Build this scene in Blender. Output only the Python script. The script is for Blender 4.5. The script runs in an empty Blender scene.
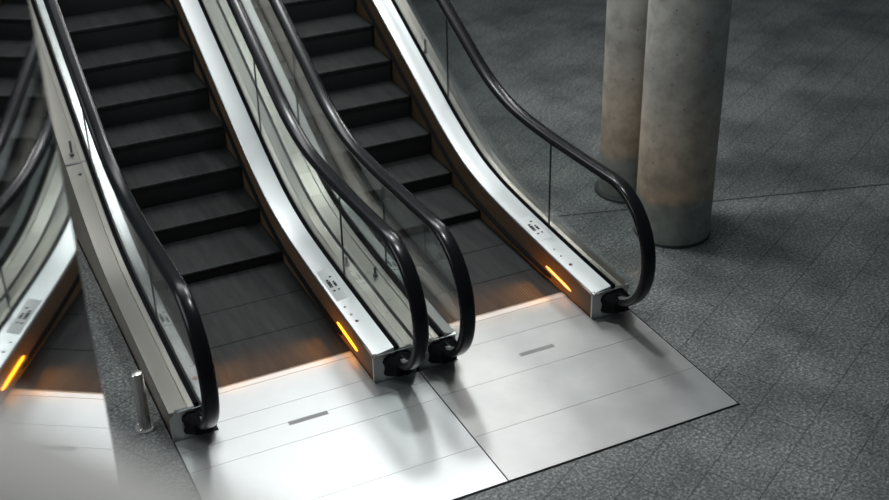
import bpy, bmesh, math, random
from mathutils import Vector, Matrix
random.seed(7)
SC = bpy.context.scene
COL = SC.collection
R = math.radians

# ------------------------------------------------------------------ materials
def nodemat(name):
    m = bpy.data.materials.new(name); m.use_nodes = True
    nt = m.node_tree
    return m, nt, nt.nodes['Principled BSDF'], nt.links

def pbr(name, col, rough=.5, metal=0., spec=.5, noise=0., nscale=20., bump=0., bscale=200., coat=0., stretch=(1,1,1)):
    m, nt, b, L = nodemat(name)
    b.inputs['Base Color'].default_value = (*col, 1)
    b.inputs['Roughness'].default_value = rough
    b.inputs['Metallic'].default_value = metal
    b.inputs['Specular IOR Level'].default_value = spec
    if coat: b.inputs['Coat Weight'].default_value = coat
    tc = nt.nodes.new('ShaderNodeTexCoord'); mp = nt.nodes.new('ShaderNodeMapping')
    mp.inputs['Scale'].default_value = stretch
    L.new(tc.outputs['Object'], mp.inputs[0])
    if noise:
        n = nt.nodes.new('ShaderNodeTexNoise'); n.inputs['Scale'].default_value = nscale; n.inputs['Detail'].default_value = 5
        L.new(mp.outputs[0], n.inputs['Vector'])
        r = nt.nodes.new('ShaderNodeValToRGB')
        r.color_ramp.elements[0].position = .3; r.color_ramp.elements[1].position = .7
        r.color_ramp.elements[0].color = (*[c*(1-noise) for c in col], 1)
        r.color_ramp.elements[1].color = (*[min(1, c*(1+noise)) for c in col], 1)
        L.new(n.outputs['Fac'], r.inputs[0]); L.new(r.outputs[0], b.inputs['Base Color'])
        mr = nt.nodes.new('ShaderNodeMapRange'); mr.inputs[3].default_value = max(.02, rough*.9); mr.inputs[4].default_value = min(1, rough*1.1)
        L.new(n.outputs['Fac'], mr.inputs[0]); L.new(mr.outputs[0], b.inputs['Roughness'])
    if bump:
        n2 = nt.nodes.new('ShaderNodeTexNoise'); n2.inputs['Scale'].default_value = bscale
        L.new(mp.outputs[0], n2.inputs['Vector'])
        bp = nt.nodes.new('ShaderNodeBump'); bp.inputs['Strength'].default_value = bump; bp.inputs['Distance'].default_value = .002
        L.new(n2.outputs['Fac'], bp.inputs['Height']); L.new(bp.outputs[0], b.inputs['Normal'])
    return m

def emit(name, col, s):
    m, nt, b, L = nodemat(name)
    b.inputs['Base Color'].default_value = (*col, 1)
    b.inputs['Emission Color'].default_value = (*col, 1); b.inputs['Emission Strength'].default_value = s
    return m

def thin_glass(name, tint, edge=0.):
    m = bpy.data.materials.new(name); m.use_nodes = True
    nt = m.node_tree; nt.nodes.clear(); L = nt.links
    out = nt.nodes.new('ShaderNodeOutputMaterial')
    t = nt.nodes.new('ShaderNodeBsdfTransparent'); t.inputs[0].default_value = (*tint, 1)
    g = nt.nodes.new('ShaderNodeBsdfGlossy'); g.inputs['Roughness'].default_value = .02
    f = nt.nodes.new('ShaderNodeFresnel'); 
    ge = nt.nodes.new('ShaderNodeNewGeometry'); ma = nt.nodes.new('ShaderNodeMapRange')
    ma.inputs[3].default_value = 1.45; ma.inputs[4].default_value = 1/1.45      # same reflectance on both faces
    L.new(ge.outputs['Backfacing'], ma.inputs[0]); L.new(ma.outputs[0], f.inputs[0])
    mx = nt.nodes.new('ShaderNodeMixShader')
    L.new(f.outputs[0], mx.inputs[0]); L.new(t.outputs[0], mx.inputs[1]); L.new(g.outputs[0], mx.inputs[2])
    L.new(mx.outputs[0], out.inputs[0])
    return m

def granite(name):
    m, nt, b, L = nodemat(name)
    N = nt.nodes.new
    tc = N('ShaderNodeTexCoord')
    mp = N('ShaderNodeMapping'); mp.inputs['Rotation'].default_value = (0, 0, R(-30)); mp.inputs['Location'].default_value = (.07, .05, 0)
    L.new(tc.outputs['Object'], mp.inputs[0])
    br = N('ShaderNodeTexBrick'); br.offset = .5
    br.inputs['Scale'].default_value = 1.0; br.inputs['Brick Width'].default_value = .62; br.inputs['Row Height'].default_value = .31
    br.inputs['Mortar Size'].default_value = .004; br.inputs['Mortar Smooth'].default_value = .3
    br.inputs['Color1'].default_value = (.92, .92, .92, 1); br.inputs['Color2'].default_value = (1, 1, 1, 1); br.inputs['Mortar'].default_value = (.42, .42, .42, 1)
    L.new(mp.outputs[0], br.inputs['Vector'])
    sp = N('ShaderNodeTexNoise'); sp.inputs['Scale'].default_value = 55; sp.inputs['Detail'].default_value = 6; sp.inputs['Roughness'].default_value = .7
    L.new(tc.outputs['Object'], sp.inputs['Vector'])
    r1 = N('ShaderNodeValToRGB'); e = r1.color_ramp.elements
    e[0].position = .36; e[0].color = (.07, .077, .079, 1); e[1].position = .74; e[1].color = (.60, .61, .59, 1)
    e2 = r1.color_ramp.elements.new(.5); e2.color = (.17, .178, .175, 1)
    L.new(sp.outputs['Fac'], r1.inputs[0])
    bl = N('ShaderNodeTexNoise'); bl.inputs['Scale'].default_value = 1.7; bl.inputs['Detail'].default_value = 6; bl.inputs['Roughness'].default_value = .6
    L.new(tc.outputs['Object'], bl.inputs['Vector'])
    r2 = N('ShaderNodeValToRGB'); e = r2.color_ramp.elements
    e[0].position = .36; e[0].color = (.55, .56, .58, 1); e[1].position = .6; e[1].color = (1, 1, 1, 1)
    L.new(bl.outputs['Fac'], r2.inputs[0])
    m1 = N('ShaderNodeMix'); m1.data_type = 'RGBA'; m1.blend_type = 'MULTIPLY'; m1.inputs[0].default_value = 1
    L.new(r1.outputs[0], m1.inputs[6]); L.new(r2.outputs[0], m1.inputs[7])
    m2 = N('ShaderNodeMix'); m2.data_type = 'RGBA'; m2.blend_type = 'MULTIPLY'; m2.inputs[0].default_value = 1
    L.new(m1.outputs[2], m2.inputs[6]); L.new(br.outputs['Color'], m2.inputs[7])
    L.new(m2.outputs[2], b.inputs['Base Color'])
    b.inputs['Roughness'].default_value = .62; b.inputs['Specular IOR Level'].default_value = .35
    bp = N('ShaderNodeBump'); bp.inputs['Strength'].default_value = .35; bp.inputs['Distance'].default_value = .003
    L.new(sp.outputs['Fac'], bp.inputs['Height']); L.new(bp.outputs[0], b.inputs['Normal'])
    return m

def concrete(name):
    m, nt, b, L = nodemat(name)
    N = nt.nodes.new
    tc = N('ShaderNodeTexCoord')
    sx = N('ShaderNodeSeparateXYZ'); L.new(tc.outputs['Object'], sx.inputs[0])
    wob = N('ShaderNodeTexNoise'); wob.inputs['Scale'].default_value = 3.5; wob.inputs['Detail'].default_value = 5
    L.new(tc.outputs['Object'], wob.inputs['Vector'])
    ad = N('ShaderNodeMath'); ad.operation = 'MULTIPLY_ADD'; ad.inputs[1].default_value = .22
    L.new(wob.outputs['Fac'], ad.inputs[0]); L.new(sx.outputs['Z'], ad.inputs[2])
    mr = N('ShaderNodeMapRange'); mr.inputs[1].default_value = .11; mr.inputs[2].default_value = 2.11
    L.new(ad.outputs[0], mr.inputs[0])
    r = N('ShaderNodeValToRGB'); e = r.color_ramp.elements
    e[0].position = 0; e[0].color = (.26, .265, .245, 1); e[1].position = 1; e[1].color = (.52, .51, .47, 1)
    for p, c in ((.145, (.29, .29, .265)), (.185, (.47, .375, .285)), (.40, (.50, .42, .34)), (.54, (.46, .42, .37)), (.62, (.38, .36, .325)), (.70, (.49, .47, .43))):
        el = e.new(p); el.color = (*c, 1)
    L.new(mr.outputs[0], r.inputs[0])
    n = N('ShaderNodeTexNoise'); n.inputs['Scale'].default_value = 9; n.inputs['Detail'].default_value = 8; n.inputs['Roughness'].default_value = .65
    L.new(tc.outputs['Object'], n.inputs['Vector'])
    r2 = N('ShaderNodeValToRGB'); e = r2.color_ramp.elements
    e[0].position = .28; e[0].color = (.62, .6, .58, 1); e[1].position = .6; e[1].color = (1, 1, 1, 1)
    L.new(n.outputs['Fac'], r2.inputs[0])
    v = N('ShaderNodeTexVoronoi'); v.inputs['Scale'].default_value = 13
    L.new(tc.outputs['Object'], v.inputs['Vector'])
    r3 = N('ShaderNodeValToRGB'); e = r3.color_ramp.elements
    e[0].position = .055; e[0].color = (.35, .32, .3, 1); e[1].position = .11; e[1].color = (1, 1, 1, 1)
    L.new(v.outputs['Distance'], r3.inputs[0])
    a = N('ShaderNodeMix'); a.data_type = 'RGBA'; a.blend_type = 'MULTIPLY'; a.inputs[0].default_value = 1
    L.new(r.outputs[0], a.inputs[6]); L.new(r2.outputs[0], a.inputs[7])
    c = N('ShaderNodeMix'); c.data_type = 'RGBA'; c.blend_type = 'MULTIPLY'; c.inputs[0].default_value = .8
    L.new(a.outputs[2], c.inputs[6]); L.new(r3.outputs[0], c.inputs[7])
    L.new(c.outputs[2], b.inputs['Base Color'])
    b.inputs['Roughness'].default_value = .72
    bp = N('ShaderNodeBump'); bp.inputs['Strength'].default_value = .25; bp.inputs['Distance'].default_value = .004
    L.new(n.outputs['Fac'], bp.inputs['Height']); L.new(bp.outputs[0], b.inputs['Normal'])
    return m

def tread_mat(name):
    m, nt, b, L = nodemat(name)
    N = nt.nodes.new
    tc = N('ShaderNodeTexCoord')
    mp = N('ShaderNodeMapping'); mp.inputs['Scale'].default_value = (22, 3.0, 3)
    L.new(tc.outputs['Object'], mp.inputs[0])
    n = N('ShaderNodeTexNoise'); n.inputs['Scale'].default_value = 1; n.inputs['Detail'].default_value = 5
    L.new(mp.outputs[0], n.inputs['Vector'])
    r = N('ShaderNodeValToRGB'); e = r.color_ramp.elements
    e[0].position = .3; e[0].color = (.012, .0125, .013, 1); e[1].position = .75; e[1].color = (.028, .029, .03, 1)
    L.new(n.outputs['Fac'], r.inputs[0]); L.new(r.outputs[0], b.inputs['Base Color'])
    b.inputs['Roughness'].default_value = .62; b.inputs['Metallic'].default_value = .1; b.inputs['Specular IOR Level'].default_value = .3
    w = N('ShaderNodeTexWave'); w.inputs['Scale'].default_value = 18; w.bands_direction = 'X'
    L.new(tc.outputs['Object'], w.inputs['Vector'])
    bp = N('ShaderNodeBump'); bp.inputs['Strength'].default_value = .3; bp.inputs['Distance'].default_value = .004
    L.new(w.outputs['Fac'], bp.inputs['Height']); L.new(bp.outputs[0], b.inputs['Normal'])
    return m

M = dict(
    granite=granite('granite_paving'), concrete=concrete('raw_concrete'), tread=tread_mat('ribbed_aluminium'),
    riser=pbr('dark_riser', (.03, .03, .032), .7, .0),
    deck=pbr('brushed_steel', (.68, .69, .70), .29, 1),
    odeck=pbr('satin_steel', (.46, .425, .39), .33, 1),
    clad=pbr('bronze_tinted_steel', (.60, .53, .46), .36, 1, noise=.08, nscale=5, stretch=(1, 1, 12)),
    skirt=pbr('dark_skirt_steel', (.12, .075, .045), .5, .1, noise=.1, nscale=5),
    cap=pbr('newel_steel', (.70, .69, .66), .35, .5, noise=.08, nscale=8),
    chrome=pbr('chrome', (.8, .8, .8), .12, 1),
    rubber=pbr('handrail_rubber', (.007, .0075, .009), .22, 0, spec=.24),
    black=pbr('black_rubber', (.007, .007, .008), .85, 0, spec=.1),
    gasket=pbr('black_gasket', (.006, .006, .007), .9, 0, spec=.1),
    plate=pbr('floor_plate_steel', (.52, .53, .53), .47, .85, noise=.05, nscale=3.5, bump=.1, bscale=120, stretch=(1, 1, 1)),
    plate_shaded=pbr('shaded_floor_plate_steel', (.43, .43, .425), .47, .85, noise=.1, nscale=3.0, bump=.1, bscale=120),  # same plate steel, weaker light on the right put into its colour
    slot=pbr('recess_grey', (.26, .26, .255), .6, .4),
    joint=pbr('joint_black', (.012, .012, .013), .8, 0),
    lamp=emit('amber_lamp', (1, .36, .015), 5.5),
    lamp_dim=emit('pale_amber_lamp', (1, .40, .11), 2.0),
    white=pbr('white_sticker', (.8, .81, .81), .5),
    ink=pbr('black_ink', (.03, .03, .03), .6),
    red=pbr('red_plastic', (.62, .04, .05), .4),
    brown=pbr('rust_red_button', (.14, .045, .03), .5),
    green=emit('pale_green_glow', (.55, 1, .8), .8),
    glass=thin_glass('clear_balustrade_glass', (.86, .89, .88)),
    glassedge=pbr('dark_glass_edge', (.03, .045, .045), .2),
    mirror=pbr('polished_dark_glass', (.72, .73, .74), .025, 1),
    post=pbr('brushed_bollard_steel', (.55, .54, .51), .26, 1, noise=.1, nscale=6, stretch=(1, 1, .2)),
    rail=pbr('pale_grey_rail_paint', (.60, .595, .58), .45, 0),
    plinth=pbr('dark_plinth', (.035, .037, .038), .6),
    slab=pbr('grey_gallery_slab', (.3, .3, .3), .7),
)

# ------------------------------------------------------------------ mesh helpers
def link(name, bm, mat, parent=None, smooth=False, ang=40):
    bmesh.ops.recalc_face_normals(bm, faces=bm.faces)
    me = bpy.data.meshes.new(name); bm.to_mesh(me); bm.free()
    if mat: me.materials.append(mat)
    if smooth:
        for p in me.polygons: p.use_smooth = True
        try: me.set_sharp_from_angle(angle=R(ang))
        except Exception: pass
    o = bpy.data.objects.new(name, me); COL.objects.link(o)
    if parent: o.parent = parent
    return o

def empty(name, loc, label, cat, group=None):
    o = bpy.data.objects.new(name, None); o.location = loc; o.empty_display_size = .2
    COL.objects.link(o); o['label'] = label; o['category'] = cat
    if group: o['group'] = group
    return o

def box(bm, x0, x1, y0, y1, z0, z1, bev=0):
    vs = [bm.verts.new((x, y, z)) for x in (x0, x1) for y in (y0, y1) for z in (z0, z1)]
    fs = [(0, 1, 3, 2), (4, 6, 7, 5), (0, 4, 5, 1), (2, 3, 7, 6), (0, 2, 6, 4), (1, 5, 7, 3)]
    ff = [bm.faces.new([vs[i] for i in f]) for f in fs]
    if bev:
        es = list({e for f in ff for e in f.edges})
        bmesh.ops.bevel(bm, geom=es, offset=bev, segments=2, profile=.6, affect='EDGES')
    return bm

def loft(bm, rings, closed=True, caps=True):
    V = [[bm.verts.new(p) for p in r] for r in rings]
    n = len(V[0])
    for a, b in zip(V, V[1:]):
        for i in range(n if closed else n-1):
            j = (i+1) % n
            bm.faces.new((a[i], a[j], b[j], b[i]))
    if caps:
        bm.faces.new(V[0][::-1]); bm.faces.new(V[-1])
    return bm

def lathe(bm, prof, n=48, c=(0, 0)):
    rings = []
    for r, z in prof:
        rings.append([(c[0]+r*math.cos(2*math.pi*i/n), c[1]+r*math.sin(2*math.pi*i/n), z) for i in range(n)])
    return loft(bm, rings)

def tube(bm, pts, r, n=16):
    pts = [Vector(p) for p in pts]; rings = []
    for i, p in enumerate(pts):
        t = (pts[min(i+1, len(pts)-1)]-pts[max(i-1, 0)]).normalized()
        a = t.cross(Vector((0, 0, 1)))
        if a.length < 1e-3: a = Vector((1, 0, 0))
        a.normalize(); b = t.cross(a)
        rings.append([p+a*r*math.cos(2*math.pi*k/n)+b*r*math.sin(2*math.pi*k/n) for k in range(n)])
    return loft(bm, rings)

# ------------------------------------------------------------------ profiles (y along the run, z up)
def curve(pts, slope_end):
    xs = [p[0] for p in pts]; zs = [p[1] for p in pts]; n = len(xs)
    d = [(zs[i+1]-zs[i])/(xs[i+1]-xs[i]) for i in range(n-1)]
    m = [d[0]]+[(d[i-1]+d[i])/2 for i in range(1, n-1)]+[slope_end]
    def f(y):
        if y <= xs[0]: return zs[0]+m[0]*(y-xs[0])
        if y >= xs[-1]: return zs[-1]+slope_end*(y-xs[-1])
        for i in range(n-1):
            if y <= xs[i+1]:
                h = xs[i+1]-xs[i]; t = (y-xs[i])/h
                return ((2*t**3-3*t*t+1)*zs[i]+(t**3-2*t*t+t)*h*m[i]+(-2*t**3+3*t*t)*zs[i+1]+(t**3-t*t)*h*m[i+1])
    return f
SL = .5025
deck_z = curve([(-.35, .194), (.06, .207), (.435, .226), (.82, .248), (1.15, .280), (1.45, .342), (1.75, .450), (2.1, .615)], SL)
rail_z = curve([(-.3, .930), (.15, .912), (.65, .902), (1.0, .922), (1.25, .975), (1.45, 1.048), (1.7, 1.170), (2.07, 1.355)], SL)
YEND = 8.3
def samples(a, b):
    out = [a]; y = a
    while y < b-1e-6:
        y += .06 if y < 2.4 else .5
        out.append(min(y, b))
    return out

INR, INL = .4536, .515
SEAL0, SEAL1, OUT = .584, .622, .727
HR = .604
S = 1.4985
CENT = (.035, 1.5335)

def strip(bm, xa, xb, ya, yb, top, bot):
    """a bar of constant x-range following the run between two height functions"""
    rings = []
    for y in samples(ya, yb):
        rings.append([(xa, y, bot(y)), (xb, y, bot(y)), (xb, y, top(y)), (xa, y, top(y))])
    return loft(bm, rings)

def glass_panel(x, ya, yb, first=False):
    lo = lambda y: deck_z(y)-.03
    hi = lambda y: rail_z(y)-.02
    ys = samples(ya, yb)
    poly = [(y, lo(y)) for y in ys]+[(y, hi(y)) for y in reversed(ys)]
    if first:
        c, r = (-.3, .52), .392
        arc = [(c[0]-r*math.sin(a), c[1]+r*math.cos(a)) for a in [math.pi*k/24 for k in range(1, 20)]]
        poly = poly+[(y, z) for y, z in arc]+[(-.345, .165)]
    bm = bmesh.new(); t = .005
    A = [bm.verts.new((x-t, y, z)) for y, z in poly]; B = [bm.verts.new((x+t, y, z)) for y, z in poly]
    fa = bm.faces.new(A); fb = bm.faces.new(B[::-1])
    n = len(poly)
    ed = []
    for i in range(n):
        j = (i+1) % n
        f = bm.faces.new((A[i], A[j], B[j], B[i])); f.material_index = 1
    bmesh.ops.triangulate(bm, faces=[fa, fb])
    return bm

def rail_path():
    P = [(-.06, .118), (-.12, .114), (-.2, .111)]
    c, r = (-.3, .52), .41
    n = 30
    for k in range(n+1):
        a = -math.pi/2-math.pi*k/n
        P.append((c[0]+r*math.cos(a), c[1]+r*math.sin(a)))
    P += [(y, rail_z(y)) for y in samples(-.3, YEND)[1:]]
    return P

def sweep_rail(x, prof, off=0.):
    """prof: closed list of (dx, dn); dn along the outward normal of the loop"""
    P = rail_path(); rings = []
    for i, (y, z) in enumerate(P):
        a = P[max(i-1, 0)]; b = P[min(i+1, len(P)-1)]
        ty, tz = b[0]-a[0], b[1]-a[1]; l = math.hypot(ty, tz); ty /= l; tz /= l
        ny, nz = -tz, ty                      # outward: up on the run
        rings.append([(x+dx, y+ny*(dn+off), z+nz*(dn+off)) for dx, dn in prof])
    bm = bmesh.new(); loft(bm, rings); return bm

RAIL_PROF = [(-.041, -.004), (-.0395, .008), (-.034, .016), (-.022, .021), (-.008, .0225), (.008, .0225), (.022, .021), (.034, .016), (.0395, .008), (.041, -.004), (.0385, -.014), (.03, -.019), (.018, -.019), (.016, -.012), (-.016, -.012), (-.018, -.019), (-.03, -.019), (-.0385, -.014)]
RAIL_PROF = [(a*1.13, b*1.1) for a, b in RAIL_PROF]
GUIDE_PROF = [(-.011, -.032), (-.011, -.0135), (.011, -.0135), (.011, -.032)]

SEAMS = [-.35, .468, 2.025, 3.58, 5.135, 6.69, YEND]

def pictogram(par, x, y, z, s, tilt, roll):
    """a small figure holding a rail, a pram, an arrow: plain dark shapes on the sticker"""
    T = Matrix.Translation((x, y, z)) @ Matrix.Rotation(tilt, 4, 'X') @ Matrix.Rotation(roll, 4, 'Y')
    def poly(ps):
        bm = bmesh.new()
        a = [bm.verts.new(T @ Vector((px*s, py*s, .0006))) for px, py in ps]
        b = [bm.verts.new(T @ Vector((px*s, py*s, .0016))) for px, py in ps]
        n = len(ps)
        bm.faces.new(b); bm.faces.new(a[::-1])
        for i in range(n):
            bm.faces.new((a[i], a[(i+1) % n], b[(i+1) % n], b[i]))
        link('sticker_symbol', bm, M['ink'], par)
    def disc(cx, cy, r): poly([(cx+r*math.cos(k*math.pi/6), cy+r*math.sin(k*math.pi/6)) for k in range(12)])
    # standing figure
    disc(-.02, .075, .014); poly([(-.036, .055), (-.004, .055), (-.006, -.045), (-.017, -.045), (-.02, -.005), (-.023, -.045), (-.034, -.045)])
    # child figure
    disc(.022, .03, .011); poly([(.010, .014), (.034, .014), (.032, -.045), (.012, -.045)])
    # dots and arrow
    disc(-.02, -.10, .012); disc(.022, .115, .012); poly([(.01, -.09), (.034, -.09), (.022, -.12)])

def balustrade(root, cx, s, lamp, first_y=-.35, stick=None, btn=None, outer=OUT, ocap=False):
    """one side of an escalator; s=-1 left, +1 right. Root sits at (cx,0,0): local x = offset."""
    X = lambda a: s*a
    IN = INL if s < 0 else INR
    def st(name, a, b, ya, yb, top, bot, mat, par, lab=None, smooth=False):
        bm = bmesh.new(); strip(bm, min(X(a), X(b)), max(X(a), X(b)), ya, yb, top, bot)
        o = link(name, bm, M[mat], par, smooth)
        if lab: o['label'] = lab
        return o
    low = lambda y: max(-.25, deck_z(y)-.9)
    body = st('balustrade', IN+.004, outer-.004, -.33, YEND, lambda y: deck_z(y)-.034, low, 'clad', root)
    st('skirt_panel', IN, IN+.0038, -.335, YEND, lambda y: deck_z(y)-.012, lambda y: deck_z(y)-.5, 'skirt', body, 'dark steel skirt panel beside the steps')
    bm = bmesh.new(); rings = []
    for y in samples(-.352, YEND):
        z = deck_z(y)
        rings.append([(X(IN-.004), y, z-.024), (X(IN-.004), y, z-.008), (X(IN+.001), y, z-.0045), (X(SEAL0), y, z+.0145), (X(SEAL0), y, z-.006)])
    loft(bm, rings); link('inner_deck', bm, M['deck'], body, True, 9)
    bm = bmesh.new(); rings = []
    xm = SEAL1+.036; xg = xm+.006
    for y in samples(-.352, YEND):
        z = deck_z(y)
        rings.append([(X(SEAL1), y, z-.006), (X(SEAL1), y, z), (X(xm), y, z), (X(xm+.002), y, z-.005), (X(xg), y, z-.003), (X(outer), y, z-(.007 if s < 0 else .015)), (X(outer), y, z-.045), (X(outer-.003), y, z-.045), (X(outer-.0038), y, z-.032)])
    loft(bm, rings); link('outer_deck', bm, M['odeck'], body, True, 9)
    st('glazing_seal', SEAL0+.001, SEAL1-.001, -.345, YEND, lambda y: deck_z(y)+.012, lambda y: deck_z(y)-.0068, 'gasket', body, 'black rubber glazing seal')
    # guard brush along the skirt
    bm = bmesh.new(); rings = []
    for y in samples(.17, YEND):
        z = deck_z(y)-.188
        w = .022*min(1, (y-.16)/.05+.2)
        rings.append([(X(IN-.0005), y, z), (X(IN-w), y, z+.004), (X(IN-w), y, z+.016), (X(IN-.0005), y, z+.024)])
    loft(bm, rings); link('skirt_brush', bm, M['black'], body)['label'] = 'black deflector brush along the skirt'
    # comb light in the skirt
    za, zb = (.086, .066) if s > 0 else (.08, .064)
    y0, y1 = -.09, .235
    bm = bmesh.new()
    rings = []
    for k in range(13):
        t = k/12; y = y0+(y1-y0)*t; h = .0105*math.sqrt(max(.05, 1-(2*t-1)**6)); z = zb+(za-zb)*t
        rings.append([(X(IN-.0003), y, z-h), (X(IN-.006), y, z-h*.8), (X(IN-.006), y, z+h*.8), (X(IN-.0003), y, z+h)])
    loft(bm, rings); link('comb_light', bm, M[lamp], body)['label'] = 'glowing amber comb light strip'
    # glass
    for k, (a, b) in enumerate(zip(SEAMS, SEAMS[1:])):
        o = link('glass_panel', glass_panel(X(HR), a+.003, b-.003, k == 0), M['glass'], body)
        o.data.materials.append(M['glassedge'])
    # rail
    link('handrail', sweep_rail(X(HR), RAIL_PROF), M['rubber'], body, True)
    link('handrail_guide', sweep_rail(X(HR), GUIDE_PROF), M['cap'], body, True)['label'] = 'steel guide under the handrail'
    # newel cap: bent sheet with a sloping lip
    bm = bmesh.new()
    pr = [(IN-.004, 0), (outer, 0)]
    zt = deck_z(-.352)-.006
    rings = [[(X(IN-.004), -.338, -.02), (X(IN-.004), -.352, -.02), (X(IN-.004), -.352, zt), (X(IN-.004), -.338, zt)],
             [(X(IN+.06), -.338, -.02), (X(IN+.06), -.368, -.02), (X(IN+.06), -.362, zt), (X(IN+.06), -.338, zt)],
             [(X(outer-.06), -.338, -.02), (X(outer-.06), -.368, -.02), (X(outer-.06), -.362, zt), (X(outer-.06), -.338, zt)],
             [(X(outer), -.338, -.02), (X(outer), -.345, -.02), (X(outer), -.345, zt-.004), (X(outer), -.338, zt-.004)]]
    loft(bm, rings); link('newel_cap', bm, M['cap'], body)
    bm = bmesh.new()
    box(bm, min(X(IN-.004), X(outer-.03)), max(X(IN-.004), X(outer-.03)), -.372, -.34, zt-.004, zt+.004, .003)
    link('newel_edge_trim', bm, M['chrome'], body)
    # handrail inlet boot (ragged black brush collar)
    bm = bmesh.new(); rings = []
    for y, g in ((-.36, 1.0), (-.395, .96), (-.43, .72), (-.455, .55)):
        ring = []
        for k in range(20):
            a = 2*math.pi*k/20; j = 1+.07*math.sin(5*a+1)+.05*math.sin(9*a)
            ca, sa = math.cos(a), math.sin(a)
            sq = 1/max(abs(ca), abs(sa))*.6+.4
            ring.append((X(HR)+.098*g*j*sq*ca, y, .105+.074*g*j*sq*sa))
        rings.append(ring)
    loft(bm, rings); link('handrail_inlet', bm, M['black'], body)['label'] = 'black brush collar where the handrail enters'
    # sticker
    if stick:
        sx, sy, w, l = stick
        zc = deck_z(sy)-.0045+.019*(abs(sx)-IN-.001)/(SEAL0-IN-.001); rl = -s*math.atan(.019/(SEAL0-IN-.001)); tl = math.atan((deck_z(sy+.1)-deck_z(sy-.1))/.2)
        bm = bmesh.new(); box(bm, -w/2, w/2, -l/2, l/2, .0002, .001)
        bmesh.ops.transform(bm, matrix=Matrix.Translation((sx, sy, zc)) @ Matrix.Rotation(tl, 4, 'X') @ Matrix.Rotation(rl, 4, 'Y'), verts=bm.verts)
        link('safety_sticker', bm, M['white'], body)['label'] = 'white safety sticker with small black figures'
        pictogram(body, sx, sy, zc+.0006, .72, tl, rl)
    if btn:
        for (bx, by, r, mat, nm) in btn:
            zc = deck_z(by)-.006+.019*(abs(bx)-IN)/(SEAL0-IN); bm = bmesh.new()
            lathe(bm, [(r, zc+.0002), (r, zc+.004), (r*.7, zc+.006)], 16, (bx, by))
            link(nm, bm, M[mat], body, True)
    return body

def noses(first, y4, z4, n):
    a = [(first, 0.0), (first+.4, 0.0), (first+.4+.42, .082 if first > .4 else .066), (y4, z4)]
    y, z = y4, z4
    for _ in range(n):
        y += .3575; z += .1797; a.append((y, z))
    return a

def escalator(cx, ns, lampL, lampR, label, sl, sr, bl, br, outL, outR):
    root = empty('escalator', (cx, 0, 0), label, 'escalator', 'pair of escalators')
    balustrade(root, cx, -1, lampL, stick=sl, btn=bl, outer=outL)
    balustrade(root, cx, 1, lampR, stick=sr, btn=br, outer=outR)
    WL, WR = -(INL-.006), INR-.006; W = INR-.006
    for k in range(len(ns)-1):
        y, z = ns[k]; y2, z2 = ns[k+1]
        bm = bmesh.new()
        yb = max(y2+.01, y+.36) if z2 > z else y2-.007
        # tread as a slab with a slightly rounded nose
        rings = []
        for x in (WL, WR):
            rings.append([(x, y, z-.012), (x, y+.003, z-.003), (x, y+.009, z), (x, yb, z), (x, yb, z-.03), (x, y, z-.03)])
        loft(bm, rings)
        o = link('step', bm, M['tread'], root)
        zl = (ns[k-1][1] if k else 0.0)-.028
        bm = bmesh.new(); rings = []
        d = z-.03-zl
        if d < .004: d = .004
        for x in (WL, WR):
            back = [(x, y+.035, z-.03), (x, y+.035, z-.03-d)]
            front = [(x, y+.004+.014*(t/6)**2, z-.03-d*t/6) for t in range(6, -1, -1)]
            rings.append(back+front)
        loft(bm, rings)
        link('riser', bm, M['riser'], o)['label'] = 'dark ribbed riser'
    # entry step, half under the comb
    bm = bmesh.new(); box(bm, WL, WR, .006, ns[0][0]-.006, -.03, 0)
    link('step', bm, M['tread'], root)
    # comb with teeth
    bm = bmesh.new()
    teeth = 108; pitch = (WR-WL)/teeth
    box(bm, WL, WR, -.045, .0, -.006, .006)
    for i in range(teeth):
        x = WL+pitch*(i+.2)
        vs = [bm.verts.new(p) for p in ((x, -.001, .0058), (x+pitch*.6, -.001, .0058), (x+pitch*.6, .022, .0008), (x, .022, .0008), (x, -.001, .0004), (x+pitch*.6, -.001, .0004))]
        for f in ((0, 1, 2, 3), (0, 3, 4), (1, 5, 2), (4, 3, 2, 5), (0, 4, 5, 1)):
            bm.faces.new([vs[q] for q in f])
    link('comb', bm, M['plate'], root)['label'] = 'toothed steel comb'
    # truss under the steps
    bm = bmesh.new()
    strip(bm, WL, WR, .0, YEND, lambda y: min(deck_z(y)-.42, -.05) if y < 1.2 else deck_z(y)-.60, lambda y: max(-.28, deck_z(y)-.95) if y > 2 else -.28)
    link('truss', bm, M['riser'], root)['label'] = 'dark truss pan under the steps'
    return root

nsL = noses(.4474, 1.731, .205, 17)
nsR = noses(.3728, 1.6645, .1715, 17)
B = lambda x, y, r, m, n: (x, y, r, m, n)
escalator(CENT[0], nsL, 'lamp', 'lamp', 'left escalator of the pair, with bright amber comb light, beside the steel bollard',
          (-.549, .53, .06, .33), (.512, .45, .085, .36),
          [B(-.535, .107, .007, 'white', 'key_switch'), B(-.535, .016, .009, 'white', 'key_ring'), B(-.55, -.118, .015, 'red', 'stop_button')],
          [B(.49, .187, .007, 'slot', 'key_switch'), B(.495, .095, .010, 'white', 'key_ring'), B(.50, .015, .010, 'brown', 'stop_button')],
          .765, .728)
escalator(CENT[1], nsR, 'lamp', 'lamp_dim', 'right escalator of the pair, nearer the two concrete columns',
          (-.552, .50, .06, .28), (.512, .50, .085, .31),
          None,
          [B(.495, .209, .006, 'slot', 'key_switch'), B(.495, .118, .006, 'slot', 'key_ring'), B(.498, .001, .011, 'brown', 'stop_button')],
          .752, .722)

def find(root, name):
    return [c for c in root.children_recursive if c.name.split('.')[0] == name]
escs = [o for o in COL.objects if o.name.split('.')[0] == 'escalator']
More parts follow.
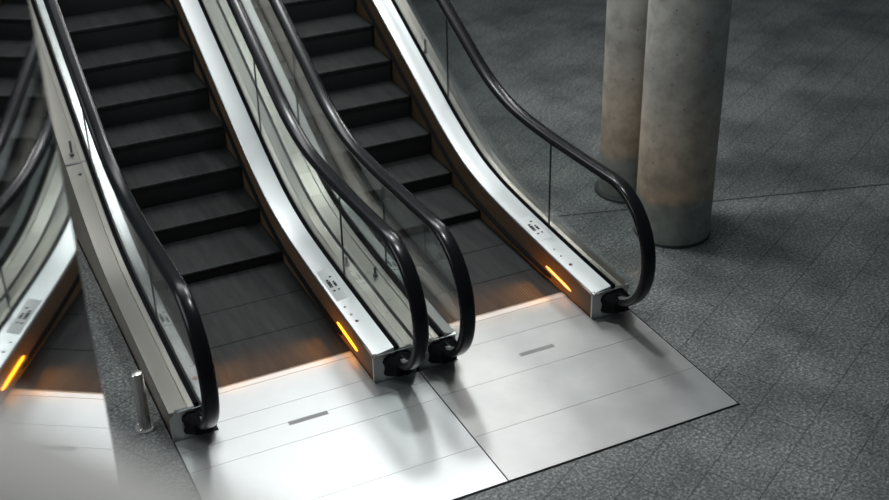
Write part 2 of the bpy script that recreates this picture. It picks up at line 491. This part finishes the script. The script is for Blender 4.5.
# little deck knobs and the joint plate
def knob(body, x, y, h=.06):
    z = deck_z(y); bm = bmesh.new()
    lathe(bm, [(.016, z-.004), (.016, z+.01), (.009, z+.014), (.009, z+h), (.006, z+h+.003)], 14, (x, y))
    link('deck_knob', bm, M['slot'], body, True)['label'] = 'small dark anti-slide knob'
bodies = [[c for c in e.children if c.name.split('.')[0] == 'balustrade'] for e in escs]
knob(bodies[0][1], .684, .627); knob(bodies[1][0], -.697, .436); knob(bodies[1][1], .64, 2.5, .11)
knob(bodies[0][0], -.70, 2.22, .1)
bm = bmesh.new(); yj = 2.14
strip(bm, -.767, -.618, yj, yj+.012, lambda y: deck_z(y)+.001, lambda y: deck_z(y)-.004)
link('deck_joint', bm, M['slot'], bodies[0][0])
bm = bmesh.new(); lathe(bm, [(.012, deck_z(2.06)-.003), (.012, deck_z(2.06)+.002)], 14, (-.69, 2.06)); link('deck_screw', bm, M['slot'], bodies[0][0])
bm = bmesh.new(); box(bm, .944-CENT[1]-.012, .944-CENT[1]+.012, -.19, -.11, deck_z(-.15), deck_z(-.15)+.008, .003)
link('green_block', bm, M['green'], bodies[1][0])['label'] = 'small pale green glowing block'  # small pale green emissive block on the inner deck

# ------------------------------------------------------------------ landing plates
def plate(name, x0, x1, ysegs, slotx, mat, label, cx):
    root = empty(name, ((x0+x1)/2, (ysegs[0]+ysegs[-1])/2, 0), label, 'floor plate', 'landing plates in front of the escalators')
    ox, oy = root.location.x, root.location.y
    n0, n1, yn = cx-INL+.007, cx+INR-.007, -.378        # narrower between the two newels
    for a, b in zip(ysegs, ysegs[1:]):
        g = .0012
        if b <= yn: poly = [(x0, a+g), (x1, a+g), (x1, b-g), (x0, b-g)]
        elif a >= yn: poly = [(n0, a+g), (n1, a+g), (n1, b-g), (n0, b-g)]
        else: poly = [(x0, a+g), (x1, a+g), (x1, yn), (n1, yn), (n1, b-g), (n0, b-g), (n0, yn), (x0, yn)]
        bm = bmesh.new()
        loft(bm, [[(px-ox, py-oy, z) for px, py in poly] for z in (-.012, .005)])
        link('plate_panel', bm, M[mat], root)
    bm = bmesh.new(); box(bm, slotx-.118-ox, slotx+.118-ox, -.522-oy, -.487-oy, .004, .0056)
    link('lifting_slot', bm, M['slot'], root)['label'] = 'narrow grey recessed lifting slot'
    return root
YF = -1.503
plate('landing_plate', -.725, .760, [YF, -1.173, -.675, -.49, -.31, -.046], .012, 'plate', 'bright steel landing plate in front of the left escalator, marked by thin cross joints', CENT[0])
plate('landing_plate', .768, 2.25, [YF, -1.094, -.662, -.283, -.046], 1.50, 'plate_shaded', 'steel landing plate toned down for weaker light before the right escalator, ending at the granite', CENT[1])

# ------------------------------------------------------------------ setting
bm = bmesh.new()
FX0, FX1, FY0, FY1 = -.735, 2.262, YF-.012, 2.25
XA, XB, YA, YB = -11, 17, -10, 18
def quad(x0, x1, y0, y1): bm.faces.new([bm.verts.new(p) for p in ((x0, y0, 0), (x1, y0, 0), (x1, y1, 0), (x0, y1, 0))])
quad(XA, FX0, YA, YB); quad(FX1, XB, YA, YB); quad(FX0, FX1, YA, FY0); quad(FX0, FX1, FY1, YB)
f = link('floor', bm, M['granite']); f['kind'] = 'structure'
for p in f.data.polygons:
    if p.normal.z < 0: p.flip()
bm = bmesh.new(); box(bm, FX0, FX1, FY0, FY1, -.32, -.29); 
for (x0, x1, y0, y1) in ((FX0-.01, FX0, FY0, FY1), (FX1, FX1+.01, FY0, FY1), (FX0, FX1, FY0-.01, FY0), (FX0, FX1, FY1, FY1+.01)):
    box(bm, x0, x1, y0, y1, -.32, -.001)
o = link('trim_1', bm, M['joint']); o['kind'] = 'structure'        # pit lining
def jointline(name, a, b, w):
    a = Vector((*a, 0)); b = Vector((*b, 0)); n = (b-a).cross(Vector((0, 0, 1))).normalized()*w/2
    bm = bmesh.new(); v = [a+n, a-n, b-n, b+n]
    loft(bm, [[(p.x, p.y, -.002) for p in v], [(p.x, p.y, .0012) for p in v]])
    o = link(name, bm, M['joint']); o['kind'] = 'structure'
jointline('trim_2', (2.34, .997), (9.0, -.943), .014)

def column(loc, r, label, ring, hgt=5.2):
    root = empty('concrete_column', (*loc, 0), label, 'column', 'round concrete columns')
    bm = bmesh.new(); n = 72
    zs = [.022, .03]+[.03+.2*k for k in range(1, 26)]
    lathe(bm, [(r, z) for z in zs if z < hgt]+[(r, hgt)], n)
    link('shaft', bm, M['concrete'], root, True)
    bm = bmesh.new(); lathe(bm, [(r+ring, 0), (r+ring, .02), (r+ring-.01, .03), (r-.01, .032)], n)
    link('base_ring', bm, M['plinth'], root, True)['label'] = 'dark base ring'
column((3.105, .385), .266, 'raw concrete column in front, stained tan above its grey foot', .004)
column((3.18, 1.08), .218, 'raw concrete column partly hidden behind the front column', .028)

# bollard
root = empty('bollard', (-.838, -.165, 0), 'short brushed steel bollard standing left of the left escalator', 'bollard')
bm = bmesh.new(); lathe(bm, [(.034, .012), (.034, .365)], 32); link('post', bm, M['post'], root, True)
bm = bmesh.new(); lathe(bm, [(.0345, .365), (.0345, .374), (.030, .379), (.012, .381)], 32); link('cap', bm, M['post'], root, True)
bm = bmesh.new(); lathe(bm, [(.056, 0), (.056, .008), (.05, .013), (.036, .014)], 32); fl = link('base_flange', bm, M['slot'], root, True)
for k in range(4):
    a = math.pi/4+k*math.pi/2
    bm = bmesh.new(); lathe(bm, [(.006, .0135), (.006, .018), (.004, .02)], 8, (.046*math.cos(a), .046*math.sin(a))); link('bolt', bm, M['chrome'], fl, True)

# tall polished pane beside the camera
th, off = -.281, -.548
n = Vector((math.cos(th), math.sin(th), 0)); t = Vector((-math.sin(th), math.cos(th), 0))
edge = Vector((-1.312, -2.56, 0))
edge = edge+n*(off-edge.dot(n))
root = empty('glass_partition', (edge.x, edge.y, 0), 'tall polished glass pane on the left, mirroring the escalators', 'glass panel')
def pane(bm, s0, s1, d0, d1, z0, z1):
    v = []
    for s, d in ((s0, d0), (s0, d1), (s1, d1), (s1, d0)):
        p = t*s-n*d; v.append((p.x, p.y))
    loft(bm, [[(x, y, z0) for x, y in v], [(x, y, z1) for x, y in v]])
bm = bmesh.new(); pane(bm, -1.75, 0, 0, .014, .02, 4.3); link('pane', bm, M['mirror'], root)
bm = bmesh.new(); pane(bm, -1.78, .02, -.012, .026, 0, .05); link('floor_channel', bm, M['slot'], root)

# railing at the photographer's gallery, close to the lens
dr = Vector((-.552, .834, 0)); nr = Vector((-dr.y, dr.x, 0))
p0 = Vector((-1.690, -5.597, 0))
if nr.x > 0: nr = -nr                       # nr points to the photographer's side
A0 = p0+dr*.95; B0 = p0-dr*.95
root = empty('railing', (p0.x, p0.y, 2.85), 'pale grey railing in the near lower left corner, out of focus', 'railing')
ZR = 3.975-2.85
bm = bmesh.new(); pts = [(dr*(.95-.1*k)).to_tuple()[:2]+(ZR,) for k in range(20)]
tube(bm, pts, .034, 24); link('top_rail', bm, M['rail'], root, True)
for s in (.85, -.85):
    bm = bmesh.new(); q = dr*s; lathe(bm, [(.04, 0), (.04, .012), (.02, .014), (.02, ZR-.02)], 20, (q.x, q.y)); link('rail_post', bm, M['rail'], root, True)
bm = bmesh.new()
foot = [A0+dr*.1-nr*.12, B0-dr*.4-nr*.12, B0-dr*.4+nr*2.6, A0+dr*.1+nr*1.6]
loft(bm, [[(p.x, p.y, 0) for p in foot], [(p.x, p.y, 2.85) for p in foot]])
o = link('wall_near', bm, M['slab']); o['kind'] = 'structure'

# ------------------------------------------------------------------ light
def area(name, loc, tgt, sx, sy, power, spread=180, col=(1, 1, 1)):
    l = bpy.data.lights.new(name, 'AREA'); l.shape = 'RECTANGLE'; l.size = sx; l.size_y = sy; l.energy = power; l.color = col; l.spread = R(spread)
    o = bpy.data.objects.new(name, l); o.location = loc
    o.rotation_euler = (Vector(tgt)-Vector(loc)).to_track_quat('-Z', 'Y').to_euler(); COL.objects.link(o); return o
area('skylight_small', (1.9, 1.3, 7.0), (.6, -.4, 0), .5, .5, 72, 120, (.97, 1, 1))
area('skylight_far', (2.6, 4.3, 6.7), (1.2, -.6, 0), .7, .7, 48, 120, (.97, 1, 1))
area('skylight_long', (1.9, 4.6, 6.9), (1.6, 3.0, .5), 6.0, 3.2, 90, 180, (.97, 1, 1))
area('skylight_rear', (1.8, 6.5, 6.9), (.3, -1, 0), 3.2, 1.9, 25, 90, (.98, 1, 1))
area('skylight_strip', (6.6, 8.0, 6.9), (.8, 2.6, 1.7), 3.2, .7, 12, 40, (1, .98, .95))
area('side_daylight', (-5.5, 1.5, 5.5), (1, 0, .5), 6, 3.6, 150, 140, (.96, 1, 1))
area('rail_fill', (-1.95, -5.25, 6.6), (-1.70, -5.5, 4.0), .5, .5, 1.5, 40, (1, .97, .94))  # unseen fill light, added only to brighten the railing
for e in escs:                                  # the comb lamps shine across the steps
    for sd, IN in ((-1, INL), (1, INR)):
        area('comb_lamp', (e.location.x+sd*(IN-.008), .09, .074), (e.location.x-sd*.06, .10, -.035), .3, .014, 1.1, 46, (1, .36, .04))
w = bpy.data.worlds.new('dim_hall'); SC.world = w; w.use_nodes = True
bg = w.node_tree.nodes['Background']; bg.inputs[0].default_value = (.58, .76, .86, 1); bg.inputs[1].default_value = .09

# ------------------------------------------------------------------ camera
P = (-1.7128, -6.0442, 4.3352, .4392, -.5152, -.022, 1256.315)
yaw, pit, rol = P[3:6]
fw = Vector((math.sin(yaw)*math.cos(pit), math.cos(yaw)*math.cos(pit), math.sin(pit)))
r = fw.cross(Vector((0, 0, 1))).normalized(); u = r.cross(fw)
r2 = r*math.cos(rol)+u*math.sin(rol); u2 = -r*math.sin(rol)+u*math.cos(rol)
cam = bpy.data.cameras.new('camera'); co = bpy.data.objects.new('camera', cam); COL.objects.link(co)
mw = Matrix.Identity(4)
for i in range(3):
    mw[i][0] = r2[i]; mw[i][1] = u2[i]; mw[i][2] = -fw[i]; mw[i][3] = P[i]
co.matrix_world = mw
cam.sensor_fit = 'HORIZONTAL'; cam.sensor_width = 36; cam.lens = P[6]/889*36
cam.clip_start = .02; cam.clip_end = 200
cam.dof.use_dof = True; cam.dof.focus_distance = 7.4; cam.dof.aperture_fstop = 1.6
SC.camera = co
vs = SC.view_settings; vs.view_transform = 'Standard'; vs.look = 'None'; vs.gamma = 1; vs.use_curve_mapping = False; vs.exposure = 0
